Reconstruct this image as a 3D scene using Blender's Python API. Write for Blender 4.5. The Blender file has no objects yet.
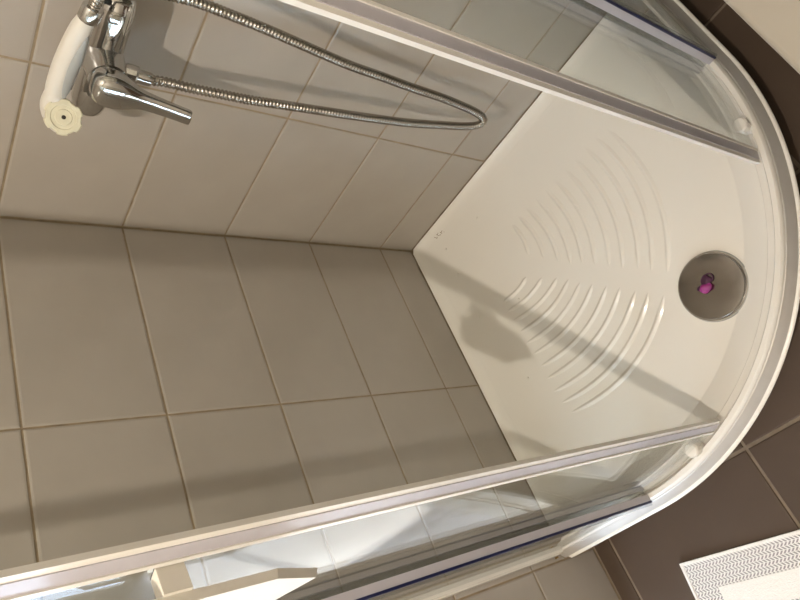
import bpy, bmesh, math, random
from mathutils import Vector, Matrix
random.seed(7)
S = bpy.context.scene
COL = S.collection
PI = math.pi

# ------------------------------------------------------------------ camera
CAM_POS = (0.88163, 0.93588, 1.10136)
ROWS = ((0.37526088, 0.51914265, -0.76789985), (0.79882909, -0.60134084, -0.01616404), (-0.47016099, -0.60735501, -0.64036594))
cd = bpy.data.cameras.new('camera'); cam = bpy.data.objects.new('camera', cd); COL.objects.link(cam)
rx, ry, rz = (Vector(r) for r in ROWS)
M = Matrix((rx, -ry, -rz)).transposed().to_4x4(); M.translation = Vector(CAM_POS)
cam.matrix_world = M
cd.sensor_width = 36.0; cd.lens = 36.0 * 665.14 / 800.0; cd.clip_start = 0.01; cd.clip_end = 60
S.camera = cam

# ------------------------------------------------------------------ world, sun, exposure
w = bpy.data.worlds.new('world'); S.world = w; w.use_nodes = True
bgn = w.node_tree.nodes['Background']; bgn.inputs[0].default_value = (0.62, 0.76, 1.0, 1); bgn.inputs[1].default_value = 14.0
sd = bpy.data.lights.new('sun', 'SUN'); sd.energy = 17.0; sd.angle = math.radians(0.6); sd.color = (1.0, 0.96, 0.9)
sun = bpy.data.objects.new('sun', sd); COL.objects.link(sun)
sun.rotation_euler = Vector((-0.66, 0.03, -0.75)).to_track_quat('-Z', 'Y').to_euler()
LAMP = Vector((1.31, 0.785, 2.00)); LAMP_W = 63.0; LAMP_COL = (1.0, 0.885, 0.76)
S.view_settings.view_transform = 'Standard'; S.view_settings.look = 'None'
S.view_settings.exposure = 0.0; S.view_settings.gamma = 1.0; S.view_settings.use_curve_mapping = False
try:
    S.cycles.transparent_max_bounces = 32; S.cycles.max_bounces = 12
except Exception: pass

# ------------------------------------------------------------------ materials
MAT = {}
def mat(name, col, rough=0.4, metal=0.0, noise=0.0, nscale=20.0, bump=0.0, bscale=200.0, coat=0.0, spec=0.5):
    if name in MAT: return MAT[name]
    m = bpy.data.materials.new(name); m.use_nodes = True
    nt = m.node_tree; b = nt.nodes['Principled BSDF']
    b.inputs['Base Color'].default_value = (*col, 1); b.inputs['Roughness'].default_value = rough
    b.inputs['Metallic'].default_value = metal; b.inputs['Coat Weight'].default_value = coat
    b.inputs['Specular IOR Level'].default_value = spec
    tc = nt.nodes.new('ShaderNodeTexCoord')
    if noise > 0:
        n = nt.nodes.new('ShaderNodeTexNoise'); n.inputs['Scale'].default_value = nscale; n.inputs['Detail'].default_value = 6
        nt.links.new(tc.outputs['Object'], n.inputs['Vector'])
        r = nt.nodes.new('ShaderNodeMapRange'); r.inputs[1].default_value = 0.3; r.inputs[2].default_value = 0.7
        r.inputs[3].default_value = 1 - noise; r.inputs[4].default_value = 1 + noise
        nt.links.new(n.outputs['Fac'], r.inputs[0])
        x = nt.nodes.new('ShaderNodeMix'); x.data_type = 'RGBA'; x.blend_type = 'MULTIPLY'; x.inputs[0].default_value = 1
        x.inputs[6].default_value = (*col, 1)
        nt.links.new(r.outputs[0], x.inputs[7]); nt.links.new(x.outputs[2], b.inputs['Base Color'])
    if bump > 0:
        n2 = nt.nodes.new('ShaderNodeTexNoise'); n2.inputs['Scale'].default_value = bscale; n2.inputs['Detail'].default_value = 3
        nt.links.new(tc.outputs['Object'], n2.inputs['Vector'])
        bp = nt.nodes.new('ShaderNodeBump'); bp.inputs['Strength'].default_value = bump; bp.inputs['Distance'].default_value = 0.002
        nt.links.new(n2.outputs['Fac'], bp.inputs['Height']); nt.links.new(bp.outputs[0], b.inputs['Normal'])
    MAT[name] = m; return m

def glass_mat(name, tint):
    m = bpy.data.materials.new(name); m.use_nodes = True; nt = m.node_tree
    nt.nodes.remove(nt.nodes['Principled BSDF']); out = nt.nodes['Material Output']
    tr = nt.nodes.new('ShaderNodeBsdfTransparent'); tr.inputs[0].default_value = (*tint, 1)
    gl = nt.nodes.new('ShaderNodeBsdfGlossy'); gl.inputs['Roughness'].default_value = 0.02
    lw = nt.nodes.new('ShaderNodeLayerWeight'); lw.inputs['Blend'].default_value = 0.5
    pw = nt.nodes.new('ShaderNodeMath'); pw.operation = 'POWER'; pw.inputs[1].default_value = 5.0
    ma = nt.nodes.new('ShaderNodeMath'); ma.operation = 'MULTIPLY_ADD'; ma.inputs[1].default_value = 0.96; ma.inputs[2].default_value = 0.042
    mx = nt.nodes.new('ShaderNodeMixShader')
    L = nt.links.new
    L(lw.outputs['Facing'], pw.inputs[0]); L(pw.outputs[0], ma.inputs[0]); L(ma.outputs[0], mx.inputs[0])
    L(tr.outputs[0], mx.inputs[1]); L(gl.outputs[0], mx.inputs[2]); L(mx.outputs[0], out.inputs[0])
    MAT[name] = m; return m

def tile_mat(name, col, rough, var, bump):
    """glazed tile: object-random tone, faint mottling, fine relief"""
    m = mat(name, col, rough, noise=0.035, nscale=9.0, bump=bump, bscale=60.0)
    nt = m.node_tree; b = nt.nodes['Principled BSDF']
    src = b.inputs['Base Color'].links[0].from_socket
    oi = nt.nodes.new('ShaderNodeObjectInfo'); r = nt.nodes.new('ShaderNodeMapRange')
    r.inputs[3].default_value = 1 - var; r.inputs[4].default_value = 1 + var
    nt.links.new(oi.outputs['Random'], r.inputs[0])
    x = nt.nodes.new('ShaderNodeMix'); x.data_type = 'RGBA'; x.blend_type = 'MULTIPLY'; x.inputs[0].default_value = 1
    nt.links.new(src, x.inputs[6]); nt.links.new(r.outputs[0], x.inputs[7]); nt.links.new(x.outputs[2], b.inputs['Base Color'])
    return m

TILE = tile_mat('wall_tile_glaze', (0.42, 0.382, 0.336), 0.16, 0.02, 0.05)
GROUT = mat('tan_grout', (0.30, 0.235, 0.155), 0.9, noise=0.2, nscale=40)
FTILE = tile_mat('brown_floor_tile', (0.084, 0.058, 0.041), 0.55, 0.05, 0.15)
FTILE.node_tree.nodes['Principled BSDF'].inputs['Specular IOR Level'].default_value = 0.3
FGROUT = mat('floor_grout', (0.22, 0.175, 0.13), 0.9, noise=0.15, nscale=60)
ACRYL = mat('white_acrylic', (0.85, 0.83, 0.775), 0.13, noise=0.012, nscale=6, coat=0.3)
PLAST = mat('white_plastic', (0.82, 0.79, 0.73), 0.3, noise=0.02, nscale=30)
CREAMP = mat('cream_plastic', (0.76, 0.725, 0.645), 0.38, noise=0.03, nscale=40)
FRAME = mat('white_frame', (0.80, 0.775, 0.72), 0.25, noise=0.015, nscale=20)
RAILM = mat('satin_rail', (0.60, 0.575, 0.54), 0.34, 0.35, noise=0.04, nscale=40)
SEAL = mat('grey_seal', (0.50, 0.48, 0.52), 0.3, noise=0.03, nscale=40)
BLUE = mat('blue_seal', (0.014, 0.019, 0.075), 0.3, noise=0.05, nscale=60)
CHROME = mat('chrome', (0.52, 0.515, 0.505), 0.07, 1.0, noise=0.03, nscale=30)
CHROMED = mat('drain_chrome', (0.36, 0.345, 0.33), 0.16, 1.0, noise=0.06, nscale=40)
HOSE = mat('hose_steel', (0.37, 0.345, 0.31), 0.26, 1.0, noise=0.05, nscale=80)
DARK = mat('dark_rubber', (0.03, 0.028, 0.025), 0.5, noise=0.1, nscale=50)
HEAD = mat('handset_white', (0.64, 0.61, 0.55), 0.3, noise=0.02, nscale=40)
GREYP = mat('handset_grey', (0.33, 0.34, 0.33), 0.35, noise=0.02, nscale=40)
FACE = mat('aged_face_plate', (0.66, 0.63, 0.48), 0.4, noise=0.06, nscale=90)
PINK = mat('pink_scrap', (0.30, 0.03, 0.20), 0.4, noise=0.25, nscale=120)
PURP = mat('dark_purple_scrap', (0.07, 0.02, 0.06), 0.5, noise=0.2, nscale=120)
LOGO = mat('brown_print', (0.30, 0.22, 0.15), 0.5, noise=0.1, nscale=90)
PAINT = mat('wall_paint', (0.66, 0.63, 0.56), 0.8, noise=0.02, nscale=5)
CEIL = mat('ceiling_paint', (0.74, 0.72, 0.67), 0.9, noise=0.02, nscale=5)
HFLOOR = mat('hall_floor', (0.74, 0.72, 0.73), 0.35, noise=0.04, nscale=6)
CABSHADE = mat('cabinet_shaded_white', (0.26, 0.24, 0.205), 0.35, noise=0.015, nscale=8)  # white cabinet darkened evenly: an unmodelled person's cast shadow put into the colour
TERRY = mat('white_terry', (0.90, 0.89, 0.87), 0.95, noise=0.04, nscale=300, bump=0.5, bscale=500)
GLASS = glass_mat('clear_glass', (0.972, 0.985, 0.974))
CLEARS = glass_mat('clear_seal', (0.86, 0.88, 0.90))
WATER = mat('water_on_white', (0.85, 0.83, 0.775), 0.02, noise=0.01, nscale=50)

def weave_mat():
    m = bpy.data.materials.new('herringbone_weave'); m.use_nodes = True; nt = m.node_tree; L = nt.links.new
    b = nt.nodes['Principled BSDF']; b.inputs['Roughness'].default_value = 0.95
    tc = nt.nodes.new('ShaderNodeTexCoord'); sp = nt.nodes.new('ShaderNodeSeparateXYZ'); L(tc.outputs['Object'], sp.inputs[0])
    def mt(op, a, bb=None):
        n = nt.nodes.new('ShaderNodeMath'); n.operation = op
        for i, v in enumerate((a, bb)):
            if v is None: continue
            if isinstance(v, (int, float)): n.inputs[i].default_value = v
            else: L(v, n.inputs[i])
        return n.outputs[0]
    pp = mt('PINGPONG', sp.outputs[0], 0.0055)          # zigzag across x
    s = mt('ADD', sp.outputs[1], pp)
    f = mt('FRACT', mt('DIVIDE', s, 0.0068))
    k = mt('GREATER_THAN', f, 0.48)
    # short gaps that break the zigzag into stitches
    f2 = mt('FRACT', mt('DIVIDE', sp.outputs[0], 0.0055)); k2 = mt('GREATER_THAN', f2, 0.16)
    k3 = mt('MULTIPLY', k, k2)
    x = nt.nodes.new('ShaderNodeMix'); x.data_type = 'RGBA'; L(k3, x.inputs[0])
    x.inputs[6].default_value = (0.86, 0.85, 0.84, 1); x.inputs[7].default_value = (0.33, 0.315, 0.33, 1)
    L(x.outputs[2], b.inputs['Base Color'])
    bp = nt.nodes.new('ShaderNodeBump'); bp.inputs['Strength'].default_value = 0.5; bp.inputs['Distance'].default_value = 0.001
    L(k3, bp.inputs['Height']); L(bp.outputs[0], b.inputs['Normal'])
    MAT['weave'] = m; return m
WEAVE = weave_mat()

# ------------------------------------------------------------------ helpers
def link(name, me, m, parent=None, smooth=False):
    if m is not None and len(me.materials) == 0: me.materials.append(m)
    o = bpy.data.objects.new(name, me); COL.objects.link(o)
    if parent is not None: o.parent = parent
    if smooth:
        for p in me.polygons: p.use_smooth = True
    return o
def sharp(me, ang=40):
    try: me.set_sharp_from_angle(angle=math.radians(ang))
    except Exception: pass
def pyd(name, vs, fs, m, parent=None, smooth=False, ang=None):
    me = bpy.data.meshes.new(name); me.from_pydata([tuple(v) for v in vs], [], fs)
    bm = bmesh.new(); bm.from_mesh(me); bmesh.ops.remove_doubles(bm, verts=bm.verts, dist=1e-7)
    bmesh.ops.recalc_face_normals(bm, faces=bm.faces); bm.to_mesh(me); bm.free()
    o = link(name, me, m, parent, smooth)
    if ang: sharp(me, ang)
    return o
def bmo(name, bm, m, parent=None, smooth=False, ang=None):
    bmesh.ops.recalc_face_normals(bm, faces=bm.faces)
    me = bpy.data.meshes.new(name); bm.to_mesh(me); bm.free()
    o = link(name, me, m, parent, smooth)
    if ang: sharp(me, ang)
    return o
def add_box(bm, a, b, bev=0.0, seg=2):
    lo = [min(p, q) for p, q in zip(a, b)]; hi = [max(p, q) for p, q in zip(a, b)]
    r = bmesh.ops.create_cube(bm, size=1.0)['verts']
    for v in r:
        v.co = Vector([(lo[i] + hi[i]) / 2 + v.co[i] * (hi[i] - lo[i]) for i in range(3)])
    if bev > 0:
        es = list({e for v in r for e in v.link_edges})
        bmesh.ops.bevel(bm, geom=es, offset=bev, segments=seg, affect='EDGES', profile=0.5)
def box(name, a, b, m, parent=None, bev=0.0, seg=2):
    bm = bmesh.new(); add_box(bm, a, b, bev, seg)
    return bmo(name, bm, m, parent, smooth=bev > 0, ang=50 if bev > 0 else None)
def empty(name, loc=(0, 0, 0)):
    o = bpy.data.objects.new(name, None); COL.objects.link(o); o.location = loc; o.empty_display_size = 0.05
    return o
def tag(o, label, cat, group=None):
    o['label'] = label; o['category'] = cat
    if group: o['group'] = group
    return o
def struct(o): o['kind'] = 'structure'; return o
def frame_of(d):
    d = Vector(d).normalized(); a = Vector((0, 0, 1)) if abs(d.z) < 0.9 else Vector((1, 0, 0))
    u = d.cross(a).normalized(); return d, u, d.cross(u).normalized()
def lathe(name, prof, org, axis, m, parent=None, n=32, ang=35, su=1.0, sv=1.0):
    """prof: list of (radius, distance along axis)"""
    d, u, v = frame_of(axis); org = Vector(org); vs = []; fs = []
    for r, h in prof:
        for i in range(n):
            a = 2 * PI * i / n
            vs.append(org + d * h + u * (max(r, 1e-5) * math.cos(a) * su) + v * (max(r, 1e-5) * math.sin(a) * sv))
    for k in range(len(prof) - 1):
        for i in range(n):
            j = (i + 1) % n; fs.append((k * n + i, k * n + j, (k + 1) * n + j, (k + 1) * n + i))
    fs.append(tuple(range(n - 1, -1, -1))); fs.append(tuple((len(prof) - 1) * n + i for i in range(n)))
    return pyd(name, vs, fs, m, parent, True, ang)
def catmull(pts, n):
    pts = [Vector(p) for p in pts]; P = [2 * pts[0] - pts[1]] + pts + [2 * pts[-1] - pts[-2]]; out = []
    for k in range(1, len(P) - 2):
        p0, p1, p2, p3 = P[k - 1:k + 3]
        for i in range(n):
            t = i / n
            out.append(0.5 * ((2 * p1) + (p2 - p0) * t + (2 * p0 - 5 * p1 + 4 * p2 - p3) * t * t + (3 * p1 - p0 - 3 * p2 + p3) * t ** 3))
    out.append(pts[-1]); return out
def resample(pts, step):
    out = [pts[0].copy()]; acc = 0.0
    for a, b in zip(pts, pts[1:]):
        d = (b - a).length; t = step - acc
        while t <= d:
            out.append(a.lerp(b, t / d)); t += step
        acc = (acc + d) % step
    return out
def tube(name, pts, rad, m, parent=None, n=12, ang=None, squash=None):
    """rad: float or function(i, t) ; squash: (ref_dir, factor) flattens along ref_dir"""
    vs = []; fs = []; N = len(pts); u = None
    for i, p in enumerate(pts):
        t = (pts[min(i + 1, N - 1)] - pts[max(i - 1, 0)]).normalized()
        if u is None: _, u, _ = frame_of(t)
        u = (u - t * u.dot(t)).normalized(); v = t.cross(u)
        r = rad(i, i / (N - 1)) if callable(rad) else rad
        for k in range(n):
            a = 2 * PI * k / n; o = (u * math.cos(a) + v * math.sin(a)) * r
            if squash:
                q = Vector(squash[0]).normalized(); o -= q * o.dot(q) * (1 - squash[1])
            vs.append(p + o)
    for i in range(N - 1):
        for k in range(n):
            l = (k + 1) % n; fs.append((i * n + k, i * n + l, (i + 1) * n + l, (i + 1) * n + k))
    fs.append(tuple(range(n - 1, -1, -1))); fs.append(tuple((N - 1) * n + k for k in range(n)))
    return pyd(name, vs, fs, m, parent, True, ang)

# shower front: straight 25 cm, quarter circle about (C0, C0), straight 25 cm
C0 = 0.25
def fp(a, r):
    """point of the front line at radius r; a in degrees; beyond 0 or 90 the line runs straight (a is then metres past the arc, coded as tuple)"""
    return Vector((C0 + r * math.cos(math.radians(a)), C0 + r * math.sin(math.radians(a)), 0))
def front_path(r, t0, t1, step=1.5):
    """t in 'arc degrees'; below 0 / above 90 each unit is r_ref*pi/180 metres of straight line"""
    K = 0.512 * PI / 180; out = []; n = max(2, int(abs(t1 - t0) / step) + 1)
    ts = [t0 + (t1 - t0) * i / n for i in range(n + 1)]
    for t in ts:
        if t < 0: p = Vector((C0 + r, C0 + t * K, 0)); nn = Vector((1, 0, 0))
        elif t > 90: p = Vector((C0 - (t - 90) * K, C0 + r, 0)); nn = Vector((0, 1, 0))
        else:
            nn = Vector((math.cos(math.radians(t)), math.sin(math.radians(t)), 0)); p = Vector((C0, C0, 0)) + nn * r
        out.append((p, nn))
    return out
STR = C0 / (0.512 * PI / 180)     # straight length in t units
def sweep(name, prof, t0, t1, m, parent=None, step=1.5, ang=30, smooth=True):
    """prof: closed polygon of (radius, z) swept along the shower front"""
    ref = front_path(0.0, t0, t1, step); vs = []; fs = []; n = len(prof)
    for p, nn in ref:
        for r, z in prof: vs.append(p + nn * r + Vector((0, 0, z)))
    for i in range(len(ref) - 1):
        for k in range(n):
            l = (k + 1) % n; fs.append((i * n + k, i * n + l, (i + 1) * n + l, (i + 1) * n + k))
    fs.append(tuple(range(n))); fs.append(tuple((len(ref) - 1) * n + k for k in range(n)))
    return pyd(name, vs, fs, m, parent, smooth, ang)

# ------------------------------------------------------------------ room shell
FZ = -0.094; CZ = 2.34; RX = 2.40; RY = 2.10; DX0, DX1, DZ = 0.925, 1.72, 1.94
TH = 0.008
def multi_box(name, boxes, m, parent=None):
    bm = bmesh.new()
    for a, b in boxes: add_box(bm, a, b)
    return bmo(name, bm, m, parent)
wall_l = struct(multi_box('wall_left', [((-0.13, -0.12, FZ - 0.05), (DX0, -0.002, CZ)), ((DX1, -0.12, FZ - 0.05), (RX, -0.002, CZ)), ((DX0, -0.12, DZ), (DX1, -0.002, CZ))], GROUT))
wall_r = struct(box('wall_right', (-0.13, -0.002, FZ - 0.05), (-0.002, RY, CZ), GROUT))
struct(box('wall_near', (-0.13, RY, FZ - 0.05), (RX + 0.12, RY + 0.1, CZ), PAINT))
struct(box('wall_far', (RX, -0.12, FZ - 0.05), (RX + 0.12, RY, CZ), PAINT))
struct(box('ceiling', (-0.13, -0.12, CZ), (RX + 0.12, RY + 0.1, CZ + 0.1), CEIL))
floor = struct(box('floor', (-0.002, -0.002, FZ - 0.05), (RX, RY, FZ - 0.003), FGROUT))

tile_cache = {}
def tile_mesh(wd, ht, th, bev, m):
    """a tile lying in the local xy plane, face towards +z, face at z=0"""
    k = (round(wd, 4), round(ht, 4), th, m.name)
    if k in tile_cache: return tile_cache[k]
    vs = []; fs = []
    rings = [(0, -th), (0, -bev), (bev * 0.35, -bev * 0.3), (bev * 1.6, 0)]
    for ins, z in rings:
        vs += [(ins, ins, z), (wd - ins, ins, z), (wd - ins, ht - ins, z), (ins, ht - ins, z)]
    for r in range(len(rings) - 1):
        for i in range(4):
            j = (i + 1) % 4; fs.append((r * 4 + i, r * 4 + j, r * 4 + 4 + j, r * 4 + 4 + i))
    e = (len(rings) - 1) * 4; fs.append((e, e + 1, e + 2, e + 3))
    me = bpy.data.meshes.new('tile'); me.from_pydata(vs, [], fs); me.materials.append(m)
    tile_cache[k] = me; return me
def put_tile(parent, org, ux, uy, wd, ht, th, bev, m, jit=0.0):
    o = bpy.data.objects.new('tile', tile_mesh(wd, ht, th, bev, m)); COL.objects.link(o); o.parent = parent
    ux, uy = Vector(ux), Vector(uy); n = ux.cross(uy)
    mw = Matrix((ux, uy, n)).transposed().to_4x4(); mw.translation = Vector(org) + n * random.uniform(-jit, 0)
    o.matrix_local = mw
GAP = 0.0026
ROWH, ROW0 = 0.20263, 0.10056
rows = [FZ] + [ROW0 + k * ROWH for k in range(13)]
rows = [z for z in rows if z < CZ - 0.02] + [CZ]
# wall_left (y = 0), tiles run along x ; face towards +y : ux=-x?, use ux=(1,0,0), uy=(0,0,1) -> normal = -y, so flip
colsL = [0.0, 0.395, 0.795, DX0]
colsL2 = [DX1, 2.11, RX]
def wall_left_tiles():
    for cols in (colsL, colsL2):
        for x0, x1 in zip(cols, cols[1:]):
            for z0, z1 in zip(rows, rows[1:]):
                if x1 <= 0.80 and z0 < 0: z0 = 0.0
                if z1 - z0 < 0.02: continue
                put_tile(wall_l, (x1 - GAP / 2, 0, z0 + GAP / 2), (-1, 0, 0), (0, 0, 1), x1 - x0 - GAP, z1 - z0 - GAP, TH, 0.0022, TILE, 0.0006)
    for x0, x1 in ((DX0, 1.32), (1.32, DX1)):
        for z0, z1 in zip(rows, rows[1:]):
            z0 = max(z0, DZ)
            if z1 - z0 < 0.02: continue
            put_tile(wall_l, (x1 - GAP / 2, 0, z0 + GAP / 2), (-1, 0, 0), (0, 0, 1), x1 - x0 - GAP, z1 - z0 - GAP, TH, 0.0022, TILE, 0.0006)
wall_left_tiles()
colsR = [0.0, 0.3118, 0.7118, 1.1118, 1.5118, 1.9118, RY]
for y0, y1 in zip(colsR, colsR[1:]):
    for z0, z1 in zip(rows, rows[1:]):
        if y1 <= 0.80 and z0 < 0: z0 = 0.0
        put_tile(wall_r, (0, y0 + GAP / 2, z0 + GAP / 2), (0, 1, 0), (0, 0, 1), y1 - y0 - GAP, z1 - z0 - GAP, TH, 0.0022, TILE, 0.0006)
fx = [0.0, 0.12, 0.445, 0.77, 1.095, 1.42, 1.745, 2.07, RX]; fy = [0.0, 0.045, 0.395, 0.745, 1.095, 1.445, 1.795, RY]
for x0, x1 in zip(fx, fx[1:]):
    for y0, y1 in zip(fy, fy[1:]):
        put_tile(floor, (x0 + 0.003, y0 + 0.003, FZ), (1, 0, 0), (0, 1, 0), x1 - x0 - 0.006, y1 - y0 - 0.006, 0.006, 0.0015, FTILE)

# door opening in wall_left and the bright hall behind it
struct(multi_box('trim_1', [((DX0, -0.13, FZ), (DX0 + 0.018, 0.008, DZ)), ((DX1 - 0.018, -0.13, FZ), (DX1, 0.008, DZ)), ((DX0, -0.13, DZ - 0.018), (DX1, 0.008, DZ))], FRAME))
struct(multi_box('trim_2', [((DX0, -0.13, FZ - 0.05), (DX1, -0.001, FZ - 0.003)), ((DX0 + 0.018, -0.125, FZ - 0.004), (DX1 - 0.018, -0.055, FZ + 0.012))], FRAME))
HX0, HX1, HY = 0.30, 3.20, -2.30
struct(box('floor_hall', (HX0, HY, FZ - 0.05), (HX1, -0.12, FZ), HFLOOR))
struct(box('ceiling_hall', (HX0, HY, CZ), (HX1, -0.12, CZ + 0.1), CEIL))
struct(box('wall_hall_end', (HX0 - 0.1, HY, FZ - 0.05), (HX0, -0.12, CZ), PAINT))
struct(box('wall_hall_back', (HX0 - 0.1, HY - 0.1, FZ - 0.05), (HX1 + 0.1, HY, CZ), PAINT))
struct(multi_box('wall_hall_side', [((RX + 0.12, -0.12, FZ - 0.05), (HX1 + 0.1, -0.02, CZ))], PAINT))
WY0, WY1, WZ0, WZ1 = -1.75, -0.18, -0.06, 2.10
struct(multi_box('wall_hall_window', [((HX1, HY, FZ - 0.05), (HX1 + 0.1, -0.12, WZ0)), ((HX1, HY, WZ1), (HX1 + 0.1, -0.12, CZ)), ((HX1, HY, WZ0), (HX1 + 0.1, WY0, WZ1)), ((HX1, WY1, WZ0), (HX1 + 0.1, -0.12, WZ1))], PAINT))
win = struct(multi_box('window_1', [((HX1 + 0.02, WY0, WZ0), (HX1 + 0.07, WY0 + 0.05, WZ1)), ((HX1 + 0.02, WY1 - 0.05, WZ0), (HX1 + 0.07, WY1, WZ1)), ((HX1 + 0.02, WY0, WZ0), (HX1 + 0.07, WY1, WZ0 + 0.05)), ((HX1 + 0.02, WY0, WZ1 - 0.05), (HX1 + 0.07, WY1, WZ1)), ((HX1 + 0.025, -1.03, WZ0), (HX1 + 0.065, -0.97, WZ1))], FRAME))
for a, b in ((WY0 + 0.05, -1.03), (-0.97, WY1 - 0.05)):
    box('pane', (HX1 + 0.043, a, WZ0 + 0.05), (HX1 + 0.047, b, WZ1 - 0.05), GLASS, win)

# ------------------------------------------------------------------ ceiling lamp
lamp = tag(empty('ceiling_lamp', (LAMP.x, LAMP.y, CZ)), 'small warm pendant bulb hanging from the bathroom ceiling', 'lamp')
lathe('base', [(0.05, 0), (0.05, 0.008), (0.044, 0.014), (0.012, 0.016)], (0, 0, 0), (0, 0, -1), FRAME, lamp)
CL = CZ - LAMP.z
tube('cord', [Vector((0, 0, -0.012)), Vector((0, 0, -CL / 2)), Vector((0, 0, -CL + 0.075))], 0.003, DARK, lamp, 10)
lathe('holder', [(0.004, CL - 0.078), (0.016, CL - 0.07), (0.018, CL - 0.06), (0.018, CL - 0.022), (0.012, CL - 0.018)], (0, 0, 0), (0, 0, -1), PLAST, lamp)
ld = bpy.data.lights.new('bulb', 'POINT'); ld.energy = LAMP_W; ld.color = LAMP_COL; ld.shadow_soft_size = 0.010
lo = bpy.data.objects.new('bulb', ld); COL.objects.link(lo); lo.parent = lamp; lo.location = (0, 0, LAMP.z - CZ)

# ------------------------------------------------------------------ shower tray
tray = tag(empty('shower_tray', (0.32, 0.32, FZ)), 'white quarter-round shower tray with ribbed floor in the tiled corner', 'shower tray')
TO = Vector((0.32, 0.32, FZ))
FLZ = -0.014
def sd_front(x, y, df):
    r = 0.55 - df
    if x < C0 and y < C0: return max(x, y) - (C0 + r)
    if x < C0: return y - (C0 + r)
    if y < C0: return x - (C0 + r)
    return math.hypot(x - C0, y - C0) - r
def smax(a, b, k):
    if k <= 0: return max(a, b)
    h = max(k - abs(a - b), 0) / k; return max(a, b) + h * h * k * 0.25
def ring(dw, df, k):
    out = []; cx = cy = 0.32; n = 220
    for i in range(n):
        a = 2 * PI * i / n + 0.001; dx, dy = math.cos(a), math.sin(a); lo_, hi_ = 0.0, 0.9
        for _ in range(34):
            t = (lo_ + hi_) / 2; x, y = cx + dx * t, cy + dy * t
            s = smax(smax(dw - x, dw - y, k), sd_front(x, y, df), k)
            if s > 0: hi_ = t
            else: lo_ = t
        out.append((cx + dx * lo_, cy + dy * lo_))
    return out
LV = [  # wall inset, front inset, corner rounding, height
    (0.030, 0.075, 0.0, FZ + 0.001), (0.030, 0.075, 0.0, -0.012), (0.0006, 0.006, 0.0, -0.009), (0.0006, 0.0022, 0.0, -0.0075), (0.0006, 0.001, 0.0, -0.003),
    (0.0007, 0.002, 0.0, -0.0010), (0.0008, 0.005, 0.0, 0.0), (0.0013, 0.046, 0.002, 0.0), (0.0022, 0.051, 0.003, -0.0004), (0.0036, 0.056, 0.005, -0.0016),
    (0.0060, 0.063, 0.008, -0.0038), (0.0100, 0.071, 0.012, -0.0064), (0.017, 0.079, 0.018, -0.0092), (0.028, 0.0865, 0.026, -0.0120), (0.045, 0.0900, 0.035, -0.0132), (0.068, 0.0912, 0.045, -0.0138), (0.100, 0.093, 0.05, FLZ), (0.15, 0.16, 0.07, FLZ), (0.24, 0.27, 0.06, FLZ)]
vs = []; fs = []; n = 220
for dw, df, k, z in LV:
    for x, y in ring(dw, df, k): vs.append(Vector((x, y, z)) - TO)
for L_ in range(len(LV) - 1):
    for i in range(n):
        j = (i + 1) % n; fs.append((L_ * n + i, L_ * n + j, (L_ + 1) * n + j, (L_ + 1) * n + i))
fs.append(tuple((len(LV) - 1) * n + i for i in range(n)))
pyd('basin', vs, fs, ACRYL, tray, True, 55)
# anti-slip ribs: two mirrored fans of eleven
UIN = [(0.468, 0.495), (0.447, 0.473), (0.428, 0.455), (0.407, 0.431), (0.386, 0.411), (0.364, 0.389), (0.343, 0.369), (0.326, 0.347), (0.305, 0.327), (0.275, 0.303), (0.243, 0.276)]
UOUT = [(0.171, 0.565), (0.163, 0.538), (0.16, 0.509), (0.162, 0.479), (0.164, 0.45), (0.163, 0.419), (0.160, 0.39), (0.160, 0.361), (0.157, 0.33), (0.158, 0.304), (0.160, 0.280)]
def rib_pts(i, mirror):
    p0, p2 = Vector((*UIN[i], 0)), Vector((*UOUT[i], 0))
    t = i / 10; chord = (p2 - p0); L_ = chord.length
    nrm = Vector((chord.y, -chord.x, 0)).normalized()          # away from the corner
    if nrm.dot(Vector((1, 1, 0))) < 0: nrm = -nrm
    c = p0 + chord * 0.45 + nrm * L_ * (0.25 - 0.09 * t) * 1.0
    pts = []
    for k in range(19):
        s = k / 18; q = p0 * (1 - s) ** 2 + c * 2 * s * (1 - s) + p2 * s * s
        pts.append(Vector((q.y, q.x, 0)) if mirror else q)
    return pts
def rib(i, mirror):
    pts = rib_pts(i, mirror); vs = []; fs = []; N = len(pts); K = 7
    for j, q in enumerate(pts):
        t = (pts[min(j + 1, N - 1)] - pts[max(j - 1, 0)]).normalized(); sd_ = Vector((-t.y, t.x, 0))
        e = min(1.0, min(j, (N - 1 - j) * 0.6) / 2.0); e = math.sqrt(max(e, 0.0)) if e < 1 else 1.0
        hw = 0.0064 * (0.35 + 0.65 * e); hh = 0.0030 * e + 0.0001
        for k in range(K):
            u = -1 + 2 * k / (K - 1)
            vs.append(q + sd_ * (u * hw) + Vector((0, 0, FLZ - 0.0002 + hh * (0.5 + 0.5 * math.cos(PI * u)))) - TO)
    for j in range(N - 1):
        for k in range(K - 1): fs.append((j * K + k, j * K + k + 1, (j + 1) * K + k + 1, (j + 1) * K + k))
    me_o = pyd('rib', vs, fs, ACRYL, tray, True)
    for p in me_o.data.polygons:
        if p.normal.z < 0: p.flip()
    return me_o
for mir in (False, True):
    for i in range(11): rib(i, mir)
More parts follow.
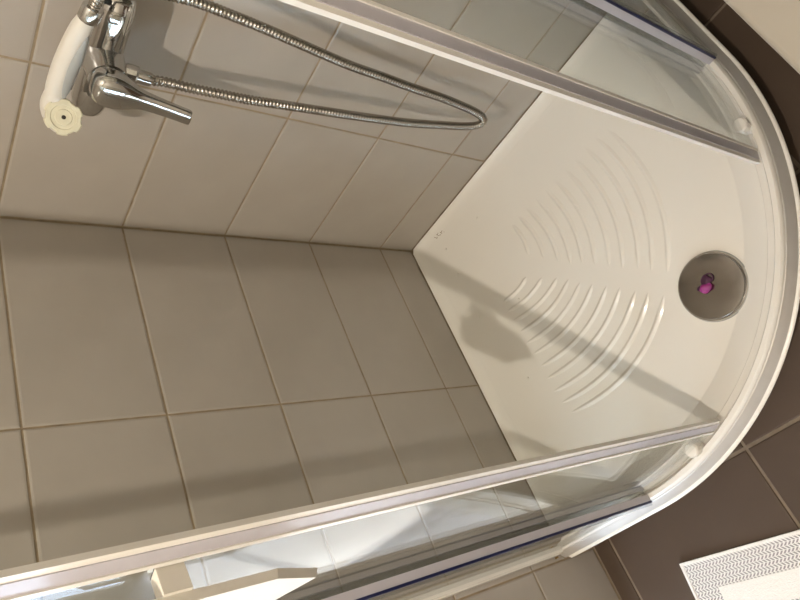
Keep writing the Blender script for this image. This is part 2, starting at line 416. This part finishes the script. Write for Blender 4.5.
# faint printed mark near the corner
def tray_z(x, y):
    d = min(x, y); prev = (LV[6][0], LV[6][3])
    for dw, df, k, z in LV[7:]:
        if d <= dw: return prev[1] + (z - prev[1]) * (d - prev[0]) / (dw - prev[0])
        prev = (dw, z)
    return FLZ
def strokes(name, segs, wd, m, parent, off):
    vs = []; fs = []
    for a, b in segs:
        a, b = Vector((*a, tray_z(*a) + 0.0004)), Vector((*b, tray_z(*b) + 0.0004)); d = (b - a).normalized()
        s_ = Vector((-d.y, d.x, 0)).normalized() * wd / 2; s_.z = 0
        q = [a - s_, a + s_, b + s_, b - s_]; i = len(vs)
        for v in q: v.z = tray_z(v.x, v.y) + 0.0004
        vs += [v - off for v in q]; fs.append((i, i + 1, i + 2, i + 3))
    return pyd(name, vs, fs, m, parent)
strokes('printed_mark', [((0.0195, 0.0780), (0.0275, 0.0825)), ((0.0275, 0.0825), (0.0245, 0.0860)), ((0.0195, 0.0880), (0.0275, 0.0915)), ((0.0215, 0.0885), (0.0205, 0.0950)),
                         ((0.0270, 0.0930), (0.0285, 0.0985)), ((0.0230, 0.1000), (0.0295, 0.1030)), ((0.0255, 0.1015), (0.0245, 0.1080)), ((0.0300, 0.1100), (0.0320, 0.1110))], 0.0014, LOGO, tray, TO)

# ------------------------------------------------------------------ drain cover
dr = tag(empty('drain_cover', (0.5365, 0.5455, FLZ)), 'round chrome drain cover set in the white shower tray', 'drain cover')
lathe('cover', [(0.0555, 0.001), (0.0565, 0.004), (0.056, 0.0085), (0.0545, 0.0105), (0.050, 0.0112), (0.030, 0.0116), (0.0, 0.0118)], (0, 0, 0), (0, 0, 1), CHROMED, dr, 64, 30)
lathe('rim', [(0.0570, 0.0005), (0.0588, 0.0012), (0.0588, 0.0045), (0.0578, 0.0066), (0.0562, 0.0066), (0.0560, 0.003)], (0, 0, 0), (0, 0, 1), CHROME, dr, 64, 30)
lathe('gasket', [(0.0545, 0.0), (0.0600, 0.0), (0.0600, 0.0007), (0.0545, 0.0008)], (0, 0, 0), (0, 0, 1), GREYP, dr, 64, 30)
# pink crumpled scrap on it
sc = tag(empty('plastic_scrap', (0.5305, 0.5425, FLZ + 0.0117)), 'small crumpled pink scrap lying on the chrome drain cover', 'scrap')
def blob(name, m, parent, loc, rad, seed, flat=0.5, amp=0.35, sub=3):
    bm = bmesh.new(); bmesh.ops.create_icosphere(bm, subdivisions=sub, radius=1.0); rnd = random.Random(seed)
    ks = [(Vector((rnd.uniform(-1, 1), rnd.uniform(-1, 1), rnd.uniform(-1, 1))) * 4, rnd.uniform(0, 6)) for _ in range(5)]
    for v in bm.verts:
        d = v.co.normalized(); f = 1 + amp * sum(math.sin(d.dot(k) + ph) for k, ph in ks) / 3
        v.co = Vector((d.x * rad * f, d.y * rad * f, max(d.z * rad * f * flat, -rad * flat * 0.4))) + Vector(loc)
    return bmo(name, bm, m, parent, True)
blob('fold', PINK, sc, (0.004, -0.003, 0.003), 0.0085, 3, 0.7)
blob('dark_fold', PURP, sc, (-0.006, 0.002, 0.0022), 0.0085, 5, 0.5)
blob('dark_tip', PURP, sc, (0.0, -0.011, 0.0018), 0.005, 9, 0.5)
ring_pts = [Vector((-0.006 + 0.007 * math.cos(a), 0.011 + 0.006 * math.sin(a), 0.0018)) for a in [2 * PI * i / 16 for i in range(15)]]
tube('loop', ring_pts, 0.0013, PURP, sc, 8)

# ------------------------------------------------------------------ enclosure frame and fixed glass
enc = tag(empty('shower_enclosure', (0.8, 0.0, 0.0)), 'white framed quadrant shower enclosure with fixed side panes on the tray rim', 'shower enclosure')
EO = Vector((0.8, 0, 0))
def shift(o, off=EO):
    o.data.transform(Matrix.Translation(-off)); return o
ZG0, ZG1 = 0.026, 1.84
railp = [(0.5000, 0.0003), (0.5000, 0.003), (0.5010, 0.004), (0.5050, 0.004), (0.5175, 0.004), (0.5175, 0.022), (0.5195, 0.0245), (0.5265, 0.0245), (0.5290, 0.0225), (0.5310, 0.018), (0.5310, 0.0002), (0.505, 0.0002)]
e0, e1 = -STR + 0.3, 90 + STR - 0.3
shift(sweep('bottom_rail', railp, e0, e1, FRAME, enc, 1.0))
shift(sweep('rail_cover', [(0.5312, 0.0175), (0.5330, 0.0165), (0.5355, 0.0120), (0.5420, 0.0040), (0.5432, 0.0005), (0.5312, 0.0005)], e0, e1, RAILM, enc, 1.0))
topp = [(0.498, ZG1), (0.498, ZG1 + 0.045), (0.537, ZG1 + 0.045), (0.537, ZG1), (0.520, ZG1), (0.520, ZG1 + 0.012), (0.506, ZG1 + 0.012), (0.506, ZG1)]
shift(sweep('top_rail', topp, e0, e1, FRAME, enc, 1.5))
XF = C0 + 0.525
for sw in (False, True):
    def bx(name, a, b, m, parent=enc, bev=0.0):
        if sw: a = (a[1], a[0], a[2]); b = (b[1], b[0], b[2])
        return shift(box(name, a, b, m, parent, bev))
    bx('wall_profile', (XF - 0.013, 0.001, 0.0245), (XF + 0.011, 0.020, ZG1), FRAME, bev=0.002)
    bx('profile_cover', (XF - 0.010, 0.020, 0.0245), (XF + 0.008, 0.024, ZG1), FRAME)
    pane = bx('fixed_pane', (XF - 0.003, 0.0245, ZG0), (XF + 0.003, 0.246, ZG1 - 0.001), GLASS)
    bx('edge_seal', (XF - 0.0055, 0.246, ZG0), (XF + 0.0055, 0.2545, ZG1 - 0.001), SEAL, pane)
    bx('blue_strip', (XF + 0.0056, 0.2490, ZG0), (XF + 0.0092, 0.2550, ZG1 - 0.001), BLUE, pane)
    bx('outer_lip', (XF + 0.0093, 0.2500, ZG0), (XF + 0.0130, 0.2530, ZG1 - 0.001), CLEARS, pane)
    bx('seal_lip', (XF - 0.0150, 0.2475, ZG0), (XF - 0.0056, 0.2500, ZG1 - 0.001), CLEARS, pane)
    bx('end_cap', (XF - 0.008, 0.0012, 0.0005), (XF + 0.0085, 0.009, 0.0243), CREAMP, bev=0.002)
    bx('screw', (XF + 0.0115, 0.006, 0.030), (XF + 0.0150, 0.011, 0.035), mat('brass', (0.35, 0.24, 0.10), 0.4, 1.0, noise=0.05))

# ------------------------------------------------------------------ sliding doors
def door(mirror, label):
    root = tag(empty('sliding_door'), label, 'shower door')
    T = Matrix(((0, 1, 0, 0), (1, 0, 0, 0), (0, 0, 1, 0), (0, 0, 0, 1))) if mirror else Matrix.Identity(4)
    base = Vector((0.734, 0.424, 0.030)); base = T @ base; root.location = base
    def fix(o):
        if mirror:
            o.data.transform(T)
            o.data.flip_normals()
        o.data.transform(Matrix.Translation(-base)); return o
    LEAD = 20.3; TRAIL = LEAD - 43; Z0, Z1 = 0.0300, ZG1 + 0.006
    g = fix(sweep('glass_pane', [(0.5095, Z0), (0.5095, Z1), (0.5150, Z1), (0.5150, Z0)], TRAIL, LEAD, GLASS, root, 1.2))
    # leading edge profile: channel on the glass with a ribbed magnetic strip
    d = math.degrees(1 / 0.512)
    fix(sweep('edge_profile', [(0.5085, Z0 - 0.004), (0.5085, Z1), (0.5165, Z1), (0.5165, Z0 - 0.004)], LEAD - 0.011 * d, LEAD + 0.007 * d, SEAL, root, 0.5))
    fix(sweep('magnet_strip', [(0.5095, Z0 - 0.004), (0.5095, Z1), (0.5155, Z1), (0.5155, Z0 - 0.004)], LEAD + 0.007 * d, LEAD + 0.0130 * d, FRAME, root, 0.5))
    fix(sweep('outer_fin', [(0.5165, Z0 - 0.003), (0.5165, Z1), (0.5182, Z1), (0.5182, Z0 - 0.003)], LEAD - 0.011 * d, LEAD - 0.007 * d, FRAME, root, 0.5))
    fix(sweep('trailing_seal', [(0.5080, Z0), (0.5080, Z1), (0.5165, Z1), (0.5165, Z0)], TRAIL - 0.006 * d, TRAIL, CLEARS, root, 0.5))
    # bottom guide: white hexagonal block clamped through the glass
    a = 14.6; p = fp(a, 0.5130)
    fix(lathe('guide', [(0.0085, 0), (0.0105, 0.002), (0.0105, 0.024)], (p.x, p.y, 0.0105), (0, 0, 1), PLAST, root, 6, 20))
    fix(lathe('guide_cap', [(0.0105, 0), (0.0122, 0.001), (0.0122, 0.010), (0.0100, 0.0125)], (p.x, p.y, 0.0345), (0, 0, 1), PLAST, root, 12, 30))
    # handle: tapered hexagonal grip plate on a square post
    a = 17.8; nn = Vector((math.cos(math.radians(a)), math.sin(math.radians(a)), 0)); tt = Vector((-nn.y, nn.x, 0)); c = fp(a, 0.0)
    def pt(r, t, z): return c + nn * r + tt * t + Vector((0, 0, z))
    def prism(name, prof, r0, r1, m, inset=0.0):
        vs = [pt(r0, t, z) for t, z in prof] + [pt(r1, t * (1 - inset), zc + (z - zc) * (1 - inset)) for t, z in prof]; k = len(prof)
        f = [tuple(range(k)), tuple(range(2 * k - 1, k - 1, -1))] + [(i, (i + 1) % k, k + (i + 1) % k, k + i) for i in range(k)]
        return fix(pyd(name, vs, f, m, root))
    zc = 0.885
    sq = [(-0.006, 0.898), (0.010, 0.898), (0.010, 0.920), (-0.006, 0.920)]
    prism('handle_washer', sq, 0.5151, 0.5165, DARK)
    prism('handle_post', sq, 0.5165, 0.5400, CREAMP)
    prism('inner_cap', sq, 0.5020, 0.5094, CREAMP)
    hx = [(-0.012, zc - 0.105), (0.004, zc - 0.060), (0.008, zc + 0.060), (-0.008, zc + 0.105), (-0.038, zc + 0.070), (-0.038, zc - 0.050)]
    prism('handle_grip', hx, 0.5400, 0.5490, CREAMP, 0.06)
    return root
door(False, 'curved glass sliding door standing over the tray side next to the bath mat')
door(True, 'curved glass sliding door on the faucet wall side of the shower')

# ------------------------------------------------------------------ shower faucet on wall_right
fa = tag(empty('shower_faucet', (0.0, 0.39, 0.848)), 'chrome single lever shower faucet on the tiled wall', 'faucet')
FO = Vector((0, 0.39, 0.848))
def fl(o): o.data.transform(Matrix.Translation(-FO)); return o
BX, BZ = 0.062, 0.846
fl(lathe('body', [(0.004, -0.094), (0.015, -0.092), (0.022, -0.085), (0.0255, -0.072), (0.0258, -0.04), (0.0262, 0.0), (0.0258, 0.04), (0.0255, 0.076), (0.022, 0.090), (0.015, 0.097), (0.004, 0.099)], (BX, 0.392, BZ), (0, 1, 0), CHROME, fa, 40, 60, 1.0, 0.9))
for yy in (0.317, 0.467):
    fl(lathe('escutcheon', [(0.030, 0.0015), (0.031, 0.004), (0.027, 0.010), (0.018, 0.014)], (0, yy, BZ + 0.006), (1, 0, 0), CHROME, fa, 36))
    fl(lathe('union_nut', [(0.013, 0.012), (0.0185, 0.016), (0.0185, 0.034), (0.015, 0.039), (0.013, 0.05)], (0, yy, BZ + 0.004), (1, 0, -0.05), CHROME, fa, 6, 20))
fl(lathe('cartridge_housing', [(0.0265, 0.0), (0.0265, 0.022), (0.0245, 0.030), (0.0245, 0.048)], (BX + 0.006, 0.392, BZ), (1, 0, 0.02), CHROME, fa, 40, 40))
# lever: cap on the cartridge running into a slim bar that points down
cap0 = Vector((BX + 0.056, 0.392, BZ))
lev = []
def lever():
    secs = [(0.0245, 0.012, 0.010), (0.017, 0.0235, 0.0190), (0.0, 0.0262, 0.0205), (-0.016, 0.0220, 0.0165), (-0.029, 0.0155, 0.0115), (-0.040, 0.0122, 0.0085), (-0.062, 0.0115, 0.0072), (-0.082, 0.0110, 0.0065), (-0.097, 0.0108, 0.0062), (-0.0975, 0.0106, 0.0060)]
    vs = []; fs = []; n = 28
    for k, (dz, wy, wx) in enumerate(secs):
        t = k / (len(secs) - 1)
        cx = cap0.x + 0.010 + (0.030 * max(0, -dz) / 0.0975)
        for i in range(n):
            a = 2 * PI * i / n; ca, sa = math.cos(a), math.sin(a)
            e = 0.7
            vs.append(Vector((cx + wx * math.copysign(abs(sa) ** e, sa), cap0.y + wy * math.copysign(abs(ca) ** e, ca), cap0.z + dz)))
    for k in range(len(secs) - 1):
        for i in range(n):
            j = (i + 1) % n; fs.append((k * n + i, k * n + j, (k + 1) * n + j, (k + 1) * n + i))
    fs.append(tuple(range(n))); fs.append(tuple((len(secs) - 1) * n + i for i in range(n)))
    o = pyd('lever', vs, fs, CHROME, fa, True, 50)
    md = o.modifiers.new('s', 'SUBSURF'); md.levels = md.render_levels = 1
    return fl(o)
lever()
OUT = Vector((BX + 0.011, 0.3835, BZ - 0.018)); ODIR = Vector((0.30, 0.10, -0.95)).normalized()
fl(lathe('outlet', [(0.011, 0), (0.011, 0.010), (0.0125, 0.012), (0.0125, 0.026), (0.0105, 0.029)], OUT, ODIR, CHROME, fa, 12, 25))
fl(lathe('hose_ferrule', [(0.0095, 0.0), (0.0095, 0.014), (0.0085, 0.017)], OUT + ODIR * 0.029, ODIR, CHROME, fa, 24))
fl(lathe('index_button', [(0.0085, 0), (0.0085, 0.003), (0.006, 0.0055), (0.0, 0.0062)], (BX + 0.020, 0.462, BZ + 0.004), (1, 0.1, 0.12), CHROME, fa, 24))
fl(lathe('rosette_screw', [(0.006, 0), (0.006, 0.003), (0.003, 0.004)], (BX + 0.021, 0.428, BZ - 0.002), (1, 0.1, 0.05), DARK, fa, 16))
fl(tube('cradle_arm', catmull([(BX, 0.474, BZ + 0.010), (BX + 0.010, 0.480, BZ + 0.026), (BX + 0.026, 0.484, BZ + 0.036)], 8), 0.0085, DARK, fa, 14))

# ------------------------------------------------------------------ hand shower in its cradle
hs = tag(empty('hand_shower', (0.1, 0.40, 0.895)), 'white plastic hand shower resting above the chrome faucet', 'hand shower')
HO = Vector((0.1, 0.40, 0.895))
def hl(o): o.data.transform(Matrix.Translation(-HO)); return o
HN = Vector((0.110, 0.482, 0.888))
hp = catmull([(0.108, 0.4675, 0.8880), (0.108, 0.446, 0.8922), (0.107, 0.418, 0.896), (0.106, 0.387, 0.899), (0.105, 0.355, 0.900), (0.105, 0.334, 0.898), (0.106, 0.320, 0.892)], 10)
def hr(i, t):
    if t < 0.12: return 0.0100 + 0.0022 * t / 0.12
    if t < 0.70: return 0.0122 + 0.0010 * math.sin(PI * (t - 0.12) / 0.58)
    return 0.0122 + 0.0065 * math.sin(PI / 2 * (t - 0.70) / 0.30)
hl(tube('handle', hp, hr, HEAD, hs, 28, 60))
fd = Vector((0.74, 0.60, 0.10)).normalized()
fc = Vector((0.122, 0.327, 0.8885))
hl(lathe('head', [(0.006, -0.020), (0.016, -0.018), (0.0205, -0.010), (0.0218, 0.0), (0.0213, 0.004)], fc, fd, HEAD, hs, 40, 50))
def scallop():
    d, u, v = frame_of(fd); vs = []; fs = []; n = 72
    for zz, kk in ((0.002, 1.0), (0.0085, 1.0), (0.0100, 0.94), (0.0100, 0.70), (0.0088, 0.68), (0.0088, 0.46), (0.0098, 0.44), (0.0098, 0.12)):
        for i in range(n):
            a = 2 * PI * i / n; r = 0.0222 * kk * (1 + (0.05 * (1 if math.cos(6 * a) > -0.1 else -1.1) if kk > 0.9 else 0))
            vs.append(fc + d * zz + (u * math.cos(a) + v * math.sin(a)) * r)
    K = 8
    for k in range(K - 1):
        for i in range(n):
            j = (i + 1) % n; fs.append((k * n + i, k * n + j, (k + 1) * n + j, (k + 1) * n + i))
    fs.append(tuple((K - 1) * n + i for i in range(n))); fs.append(tuple(range(n)))
    return hl(pyd('face_plate', vs, fs, FACE, hs, True, 35))
fpz = scallop()
sc_hole = lathe('centre_hole', [(0.0027, 0.0), (0.0027, 0.0104), (0.001, 0.0106)], fc, fd, DARK, hs, 16); hl(sc_hole)
gp = [p_ + Vector((0.0075, 0.0060, -0.0078)) for p_ in hp[10:46]]
hl(tube('grip_panel', gp, lambda i, t: 0.0085 * math.sqrt(max(0.02, math.sin(PI * min(max(t, 0.02), 0.98)))), GREYP, hs, 14))
hl(lathe('ferrule', [(0.0110, 0.0), (0.0122, 0.001), (0.0122, 0.018), (0.0112, 0.020), (0.008, 0.0205)], (0.1083, 0.4660, 0.8868), (0.08, 0.95, -0.12), CHROME, hs, 28))

# ------------------------------------------------------------------ flexible hose
ho = tag(empty('shower_hose', (0.062, 0.38, 0.60)), 'ribbed steel shower hose looping down in front of the tiled wall', 'hose')
OO = Vector((0.062, 0.38, 0.60))
hpts = [(0.1099, 0.4855, 0.8843), (0.113, 0.505, 0.882), (0.118, 0.520, 0.873), (0.120, 0.529, 0.852), (0.117, 0.532, 0.805), (0.115, 0.5316, 0.7666), (0.113, 0.523, 0.672), (0.11, 0.507, 0.540), (0.107, 0.502, 0.470),
        (0.104, 0.4965, 0.403), (0.102, 0.493, 0.333), (0.1, 0.488, 0.280), (0.1, 0.483, 0.2375), (0.1, 0.477, 0.2142), (0.1, 0.4695, 0.2041), (0.1, 0.461, 0.2068), (0.101, 0.4544, 0.222), (0.103, 0.449, 0.250),
        (0.106, 0.443, 0.297), (0.11, 0.435, 0.363), (0.116, 0.430, 0.449), (0.12, 0.426, 0.527), (0.12, 0.4205, 0.595), (0.117, 0.413, 0.657), (0.11, 0.4068, 0.6986), (0.102, 0.400, 0.738), (0.094, 0.395, 0.77), OUT + ODIR * 0.047]
hc = resample(catmull(hpts, 40), 0.00135)
hl2 = tube('hose', hc, lambda i, t: 0.0064 + 0.0012 * (1, 0.3, -1.0, 0.3)[i % 4], HOSE, ho, 12)
hl2.data.transform(Matrix.Translation(-OO))

# ------------------------------------------------------------------ bath mat
ma_ = tag(empty('bath_mat', (0.887, 0.166, FZ)), 'white bath mat with grey zigzag woven border on the brown floor', 'bath mat')
ma_.rotation_euler = (0, 0, -math.radians(7.0))      # local y along the edge near the shower
MW, ML = 0.50, 0.80
def frame_mesh(name, x0, y0, x1, y1, t, z0, z1, m):
    bm = bmesh.new()
    for a, b in (((x0, y0), (x1, y0 + t)), ((x0, y1 - t), (x1, y1)), ((x0, y0 + t), (x0 + t, y1 - t)), ((x1 - t, y0 + t), (x1, y1 - t))):
        add_box(bm, (*a, z0), (*b, z1))
    return bmo(name, bm, m, ma_)
frame_mesh('hem', 0, 0, MW, ML, 0.005, 0.0002, 0.0078, TERRY)
frame_mesh('border', 0.005, 0.005, MW - 0.005, ML - 0.005, 0.047, 0.0002, 0.0062, WEAVE)
cpn = [0.052, 0.052, MW - 0.052, ML - 0.052]
box('white_band', (0.052, 0.052, 0.0002), (0.095, ML - 0.052, 0.0074), TERRY, ma_)
box('woven_centre', (0.095, 0.052, 0.0002), (MW - 0.095, ML - 0.052, 0.0062), WEAVE, ma_)
box('white_band', (MW - 0.095, 0.052, 0.0002), (MW - 0.052, ML - 0.052, 0.0074), TERRY, ma_)

# ------------------------------------------------------------------ cabinet beside the shower
cb = tag(empty('cabinet', (0.40, 1.20, FZ)), 'cream white low cabinet with flat top beside the shower, darkened by painted shade', 'cabinet')
CO = Vector((0.40, 1.20, FZ)); CT = 0.752
def cbx(name, a, b, m, bev=0.0): 
    o = box(name, a, b, m, cb, bev); o.data.transform(Matrix.Translation(-CO)); return o
cbx('body', (0.02, 0.925, FZ + 0.0), (0.76, 1.50, CT - 0.025), CABSHADE)
cbx('top_panel', (0.012, 0.9065, CT - 0.025), (0.785, 1.512, CT), CABSHADE, 0.003)
cbx('door', (0.7605, 0.930, FZ + 0.08), (0.777, 1.210, CT - 0.03), CABSHADE, 0.002)
cbx('door', (0.7605, 1.214, FZ + 0.08), (0.777, 1.496, CT - 0.03), CABSHADE, 0.002)
cbx('knob', (0.7775, 1.185, 0.40), (0.795, 1.200, 0.415), CHROME, 0.003)
cbx('knob', (0.7775, 1.224, 0.40), (0.795, 1.239, 0.415), CHROME, 0.003)

# ------------------------------------------------------------------ water drops on the tray
def drop_mesh(r, h):
    vs = []; fs = []; n = 14; rings = [(1.0, 0.0), (0.92, 0.42), (0.70, 0.74), (0.38, 0.94), (0.05, 1.0)]
    for k, z in rings:
        for i in range(n):
            a = 2 * PI * i / n; vs.append((r * k * math.cos(a), r * k * math.sin(a) * 0.85, h * z))
    for q in range(len(rings) - 1):
        for i in range(n):
            j = (i + 1) % n; fs.append((q * n + i, q * n + j, (q + 1) * n + j, (q + 1) * n + i))
    fs.append(tuple((len(rings) - 1) * n + i for i in range(n))); fs.append(tuple(range(n - 1, -1, -1)))
    me = bpy.data.meshes.new('water_drop'); me.from_pydata(vs, [], fs); me.materials.append(WATER)
    for p in me.polygons: p.use_smooth = True
    return me
DM = drop_mesh(0.0030, 0.0015)
for x, y in ((0.068, 0.090), (0.143, 0.086), (0.077, 0.211), (0.266, 0.085), (0.302, 0.1985), (0.452, 0.120)):
    o = bpy.data.objects.new('water_drop', DM); COL.objects.link(o); o.location = (x, y, tray_z(x, y) + 0.0004)
    o.rotation_euler = (0, 0, random.uniform(0, 3))
    tag(o, 'tiny clear water drop on the white shower tray floor', 'water drop', 'water drops on the shower tray')
